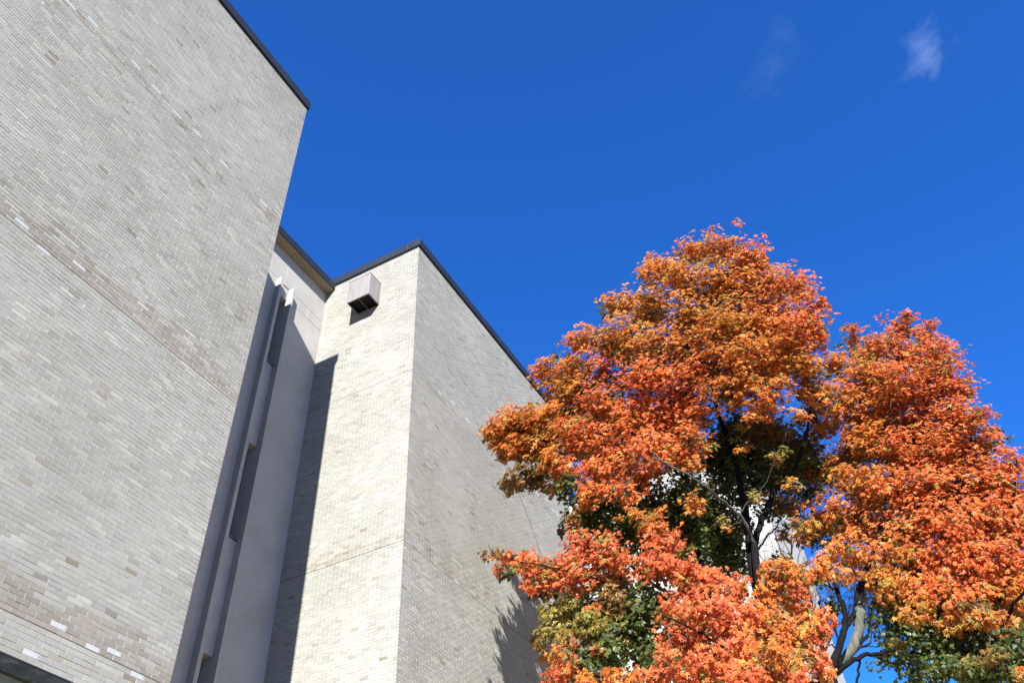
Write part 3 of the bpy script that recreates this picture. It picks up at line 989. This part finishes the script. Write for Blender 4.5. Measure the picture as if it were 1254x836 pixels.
SPEC2 = [
 (1106,388,9,7,'R'),(1100,403,20,14,'R'),(1135,404,14,10,'R'),(1045,410,18,8,'O'),(1070,422,26,16,'R'),(1110,428,32,22,'R'),(1150,430,22,18,'R'),
 (1022,442,20,14,'O'),(1058,458,32,22,'O'),(1105,468,34,24,'R'),(1150,465,30,24,'R'),(1178,474,12,12,'R'),
 (1024,488,28,20,'O'),(1070,503,34,24,'O'),(1120,508,34,24,'R'),(1163,508,30,24,'R'),(1192,508,16,12,'R'),
 (1010,520,20,12,'G'),(1055,543,34,22,'O'),(1105,548,34,24,'R'),(1150,548,34,24,'R'),(1193,545,26,20,'R'),(1214,528,10,8,'R'),
 (990,573,20,9,'O'),(1020,580,26,12,'G'),(1060,588,34,22,'O'),(1110,593,34,24,'R'),(1160,593,34,24,'R'),(1205,583,32,24,'R'),(1243,562,16,18,'R'),(1240,600,24,22,'R'),
 (1010,622,26,16,'O'),(1055,633,32,24,'O'),(1105,638,34,24,'R'),(1155,638,34,24,'R'),(1205,633,32,24,'R'),(1245,645,26,24,'R'),(1280,640,26,30,'R'),
 (995,648,20,9,'O'),(1035,675,32,16,'O'),(1085,683,34,22,'O'),(1135,683,34,24,'R'),(1185,683,34,24,'R'),(1233,688,30,24,'R'),(1275,690,28,28,'R'),
 (1070,706,24,9,'G'),(1105,718,30,16,'G'),(1145,722,32,20,'R'),(1190,722,30,18,'R'),(1235,726,28,16,'O'),
 (1118,752,16,9,'G'),(1165,757,20,8,'R'),(1225,752,14,7,'O'),(1180,742,20,9,'R'),
 (1105,742,28,16,'L',.8,.8),(1088,765,22,18,'L',1.0,.6),(1130,778,32,22,'L',1.0,.75),(1170,792,32,24,'L',1.0,.7),(1210,772,30,24,'L',.8,.75),(1240,800,26,26,'L',.8,.8),(1190,822,32,16,'L',1.0,.8),(1125,818,26,16,'L',1.0,.6),(1240,768,18,12,'G',.4,.7),
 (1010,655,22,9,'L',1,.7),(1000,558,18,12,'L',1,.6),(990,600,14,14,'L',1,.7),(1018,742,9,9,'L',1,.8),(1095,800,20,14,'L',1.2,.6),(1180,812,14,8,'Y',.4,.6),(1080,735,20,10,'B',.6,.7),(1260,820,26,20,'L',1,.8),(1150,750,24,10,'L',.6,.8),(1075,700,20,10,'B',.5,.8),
 (1150,778,14,8,'Y',.2,.7),(1205,760,16,8,'O',.1),(1232,782,14,7,'G',.1),(1110,748,16,8,'B',.1),(1130,740,18,9,'G',.1),(1170,764,16,8,'G',.1),(1100,786,10,6,'Y',.2,.6),(1215,806,14,8,'B',.2),(1248,740,14,9,'O',.0),(1190,745,22,10,'B',.1),(1245,824,12,8,'O',.2,.7),
 (1060,520,30,20,'O',2.4),(1120,540,32,22,'R',2.6),(1090,470,28,20,'R',2.4),(1160,560,30,20,'R',2.4),(1030,560,24,18,'O',2.2),(1070,600,28,20,'O',2.4),(1130,610,30,20,'R',2.4),(1190,610,28,20,'R',2.4),(1040,640,24,14,'O',2.2),(1100,655,28,18,'O',2.4),
]


def t1(px, py):
    t = 20.0 - 6.6 * (py - 283) / 553.0
    if px < 800 and py < 600:
        t += 0.75 * (800 - px) / 200.0
    return t


def t2(px, py):
    return 22.0 - 5.0 * (py - 380) / 456.0


maple1 = empty("maple_tree")
tag(maple1, "tall orange maple with several dark stems, standing closest to the brick tower", "tree")
DT = 15.5
S1 = lambda pts: [at_dist(px, py, DT + dd) for px, py, dd in pts]
base1 = at_dist(978, 920, DT)
base1_g = np.array([base1[0], base1[1], GZ - 0.1])
skel = []
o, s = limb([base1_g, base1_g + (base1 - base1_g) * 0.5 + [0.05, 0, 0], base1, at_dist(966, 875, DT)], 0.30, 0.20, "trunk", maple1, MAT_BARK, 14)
skel += s
b0 = at_dist(968, 880, DT)
stems = [
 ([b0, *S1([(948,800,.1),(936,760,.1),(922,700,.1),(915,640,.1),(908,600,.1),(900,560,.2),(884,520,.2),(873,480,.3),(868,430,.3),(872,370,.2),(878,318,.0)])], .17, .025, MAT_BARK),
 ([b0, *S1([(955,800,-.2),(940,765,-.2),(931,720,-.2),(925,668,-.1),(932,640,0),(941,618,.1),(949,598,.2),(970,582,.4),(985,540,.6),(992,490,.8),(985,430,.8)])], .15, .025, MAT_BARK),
 ([at_dist(925,668,DT-.1), *S1([(911,638,-.5),(891,619,-1.0),(872,602,-1.6),(840,580,-2.2),(800,560,-2.6)])], .065, .02, MAT_TWIG),
 ([at_dist(940,770,DT), *S1([(905,760,-.2),(872,725,-.3),(857,685,-.3),(849,640,-.2),(842,590,0),(820,540,.2),(785,480,.4),(760,420,.4)])], .13, .03, MAT_BARK),
 ([at_dist(872,722,DT-.3), *S1([(830,770-40,.2),(780,700,.6),(740,650,1.2),(700,590,1.8),(660,550,2.3),(625,525,2.6)])], .07, .015, MAT_BARK),
 ([at_dist(872,725,DT-.3), *S1([(840,745,-1.2),(790,735,-2.0),(740,712,-2.4),(690,697,-2.7),(640,688,-3.0),(610,680,-3.2)])], .038, .006, MAT_BARK),
 ([b0, *S1([(990,850,.3),(1011,824,.5),(1026,799,.6),(1033.6,773,.6),(1034.5,749,.6),(1026,726,.6),(1018,700,.7),(1005,660,.9),(990,610,1.1)])], .14, .03, MAT_BARK),
 ([at_dist(996,842,DT+.4), *S1([(1020,825,.9),(1033,808,1.0),(1044,791,1.0),(1050,773,1.0),(1053,749,1.0),(1052,738,1.0)])], .135, .11, MAT_BARK_SUNLIT),
 ([at_dist(1052,742,DT+1.0), *S1([(1052,725,1.0),(1060,700,1.1),(1075,660,1.3),(1085,610,1.5)])], .145, .03, MAT_BARK),
 ([at_dist(1018,829,DT+.8), *S1([(1035,815,.8),(1054,803,.9),(1070,800,1.0),(1088,797,1.1),(1120,790,1.4)])], .085, .03, MAT_BARK),
 ([at_dist(1054,803,DT+.9), *S1([(1051,820,.9),(1049,845,.9)])], .035, .03, MAT_BARK),
 ([at_dist(1033,776,DT+.6), *S1([(1040,764,.8),(1047,752,.9),(1050,745,1.0)])], .04, .035, MAT_BARK),
 ([at_dist(1021,722,DT+.6), *S1([(1014,717,.5),(1004,713,.3),(994,712,.1),(975,706,-.4)])], .035, .015, MAT_BARK),
 ([at_dist(1028,796,DT+.6), *S1([(1020,789,.6),(1012,792,.5),(1004,797,.4)])], .025, .008, MAT_BARK),
 ([at_dist(929,672,DT-.1), *S1([(938,658,.3),(948,648,.6),(954,636,.8),(956,622,1.0)])], .035, .008, MAT_BARK),
 ([at_dist(940,765,DT-.2), *S1([(915,800,-1.2),(885,790,-2.2),(850,770,-2.9),(815,755,-3.2)])], .06, .012, MAT_BARK),
 ([at_dist(888,790,DT-2.1), *S1([(930,790,-2.4),(965,790,-2.6)])], .03, .01, MAT_BARK),
 ([at_dist(842,590,DT), *S1([(810,560,-.8),(770,520,-1.0),(720,480,-.4),(690,450,.4)])], .05, .012, MAT_BARK),
 ([at_dist(905,590,DT+.1), *S1([(925,555,.8),(945,500,1.4),(960,440,1.5),(965,390,1.2)])], .05, .012, MAT_BARK),
]
for pts, r0, r1, mt in stems:
    o, s = limb(pts, r0 * 0.66, r1 * 0.8, "branch", maple1, mt, 9)
    if mt is MAT_BARK_SUNLIT:
        o['label'] = "stem coloured pale as if in sun, among the dark ones"
    skel += s
C1 = np.array([15.3, 2.6, 8.5])
pads1 = make_pads(SPEC1, t1, 1.0, 101)
k1 = make_leaves(pads1, C1, "foliage", maple1, 201)
twigs(skel, pads1, maple1, 301)

maple2 = empty("maple_tree")
tag(maple2, "red-orange maple at the right edge with green leaves low in its shade", "tree")
D2 = 17.6
S2 = lambda pts: [at_dist(px, py, D2 + dd) for px, py, dd in pts]
bs = at_dist(1216, 860, D2)
bg_ = np.array([bs[0], bs[1], GZ - 0.1])
skel2 = []
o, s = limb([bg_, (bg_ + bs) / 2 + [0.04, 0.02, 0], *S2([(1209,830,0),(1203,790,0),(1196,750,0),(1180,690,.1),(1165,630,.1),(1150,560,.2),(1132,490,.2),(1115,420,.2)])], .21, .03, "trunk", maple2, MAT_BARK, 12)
skel2 += s
for pts, r0, r1 in [
 ([at_dist(1203,790,D2), *S2([(1170,740,-.5),(1120,690,-.6),(1070,650,-.8),(1020,610,-1.0)])], .05, .01),
 ([at_dist(1190,730,D2), *S2([(1215,680,-.4),(1235,630,-.6),(1245,580,-.4)])], .08, .015),
 ([at_dist(1180,690,D2+.1), *S2([(1140,640,-.3),(1095,580,-.4),(1060,510,-.2),(1045,450,0)])], .07, .012),
 ([at_dist(1165,630,D2+.1), *S2([(1180,580,-.6),(1190,530,-.5)])], .06, .012),
 ([at_dist(1203,800,D2), *S2([(1225,770,-.9),(1250,730,-1.5),(1275,690,-1.8)])], .06, .012),
 ([at_dist(1150,560,D2+.2), *S2([(1120,540,-.9),(1090,500,-1.1)])], .04, .010),
 ([at_dist(1205,805,D2), *S2([(1160,795,-.4),(1120,800,-.6),(1090,790,-.7)])], .05, .012)]:
    o, s = limb(pts, r0, r1, "branch", maple2, MAT_BARK, 8)
    skel2 += s
pads2 = make_pads(SPEC2, t2, 1.0, 102)
k2 = make_leaves(pads2, np.array([18.2, -0.9, 8.5]), "foliage", maple2, 202)
twigs(skel2, pads2, maple2, 302)
print("leaves", k1, k2)

# ---- a bare tree beyond, seen through the gaps
bare = empty("bare_tree")
tag(bare, "leafless grey tree with fine bare twigs beyond the gap between the maples", "tree")
random.seed(5)
rb = np.random.default_rng(5)
bt = MB()
fine = MB()
DB = 23.5
bb = at_dist(1040, 900, DB)


def grow(p, d, L, r0, depth):
    q1 = p + d * L * 0.5 + rb.normal(size=3) * 0.04 * L
    q2 = p + d * L + rb.normal(size=3) * 0.06 * L
    (bt if r0 > 0.02 else fine).tube([p, q1, q2], [r0, r0 * .85, r0 * .68], 6 if r0 > .02 else 3)
    if depth == 0:
        return
    for _ in range(3 if depth > 1 else 4):
        nd = unit(d + rb.normal(size=3) * 0.42 + np.array([0, 0, 0.12]))
        st = (q1 if rb.random() < .35 else q2)
        grow(st, nd, L * rb.uniform(.62, .85), max(r0 * .58, 0.0045), depth - 1)


bare_g = np.array([bb[0], bb[1], GZ - 0.1])
lo_ = at_dist(1020, 830, DB)
lo2 = at_dist(985, 800, DB)
m_ = MB().tube(spline([bare_g, (bare_g + bb) / 2, bb, lo_], 3), [0.15 - 0.05 * i / 9 for i in range(10)], 9, .1)
m_.build("trunk", MAT_PALE_TWIG, bare, smooth=True)
for tx, ty, L in ((958, 700, 1.9), (1000, 735, 1.6), (1035, 750, 1.5), (1062, 790, 1.4), (965, 760, 1.8)):
    tgt = at_dist(tx, ty, DB)
    dd = unit(tgt - lo_)
    grow(lo_, dd, float(np.linalg.norm(tgt - lo_)) * 0.62, 0.06, 5)
bt.build("branch", MAT_PALE_TWIG, bare, smooth=True)
tag(fine.build("twigs", MAT_PALE_TWIG, bare, smooth=True), kind='stuff')

# ------------------------------------------------------------------ wisps of cloud
def cloud_mat(dens, seed):
    m = bpy.data.materials.new("cloud_vapour")
    m.use_nodes = True
    t = m.node_tree
    t.nodes.clear()
    out = t.nodes.new("ShaderNodeOutputMaterial")
    vol = t.nodes.new("ShaderNodeVolumePrincipled")
    vol.inputs['Color'].default_value = (0.95, 0.97, 1, 1)
    tc = t.nodes.new("ShaderNodeTexCoord")
    ln = t.nodes.new("ShaderNodeVectorMath"); ln.operation = 'LENGTH'
    t.links.new(tc.outputs['Object'], ln.inputs[0])
    n = t.nodes.new("ShaderNodeTexNoise")
    n.noise_dimensions = '4D'
    n.inputs['W'].default_value = seed
    n.inputs['Scale'].default_value = 1.5
    n.inputs['Detail'].default_value = 6
    n.inputs['Roughness'].default_value = 0.62
    n.inputs['Distortion'].default_value = 0.6
    t.links.new(tc.outputs['Object'], n.inputs['Vector'])
    # density = clamp(noise - threshold - falloff)
    f = t.nodes.new("ShaderNodeMapRange")
    f.inputs['From Min'].default_value = 0.0; f.inputs['From Max'].default_value = 1.0
    f.inputs['To Min'].default_value = -0.36; f.inputs['To Max'].default_value = -0.72
    t.links.new(ln.outputs['Value'], f.inputs['Value'])
    a = t.nodes.new("ShaderNodeMath"); a.operation = 'ADD'; a.use_clamp = True
    t.links.new(n.outputs['Fac'], a.inputs[0]); t.links.new(f.outputs[0], a.inputs[1])
    mu = t.nodes.new("ShaderNodeMath"); mu.operation = 'MULTIPLY'
    mu.inputs[1].default_value = dens
    t.links.new(a.outputs[0], mu.inputs[0])
    t.links.new(mu.outputs[0], vol.inputs['Density'])
    t.links.new(vol.outputs[0], out.inputs['Volume'])
    return m


def cloud(px, py, rx, ry, ang, dens, seed, label):
    D = 1600.0
    c = ray(px, py) * D
    ico = bpy.data.meshes.new("cloud")
    import bmesh
    bm = bmesh.new()
    bmesh.ops.create_icosphere(bm, subdivisions=3, radius=1.0)
    bm.to_mesh(ico); bm.free()
    o_ = link("cloud", ico, None, cloud_mat(dens, seed))
    s = D / F_PX
    f_ = ray(px, py)
    r1_ = unit(np.cross(f_, [0, 0, 1.0])); u1_ = np.cross(r1_, f_)
    ca, sa = math.cos(ang), math.sin(ang)
    a_ = ca * r1_ + sa * u1_; b_ = -sa * r1_ + ca * u1_
    Mx = Matrix(((a_[0] * rx * s, b_[0] * ry * s, f_[0] * rx * s, c[0]), (a_[1] * rx * s, b_[1] * ry * s, f_[1] * rx * s, c[1]),
                 (a_[2] * rx * s, b_[2] * ry * s, f_[2] * rx * s, c[2]), (0, 0, 0, 1)))
    o_.matrix_world = Mx
    tag(o_, label, "cloud")
    return o_


cloud(1139, 66, 76, 54, 0.55, 0.0145, 3.1, "small bright wisp of white cloud, the more visible of two")
cloud(944, 84, 90, 50, 0.55, 0.0022, 8.4, "very faint smear of thin cloud high in the blue sky")
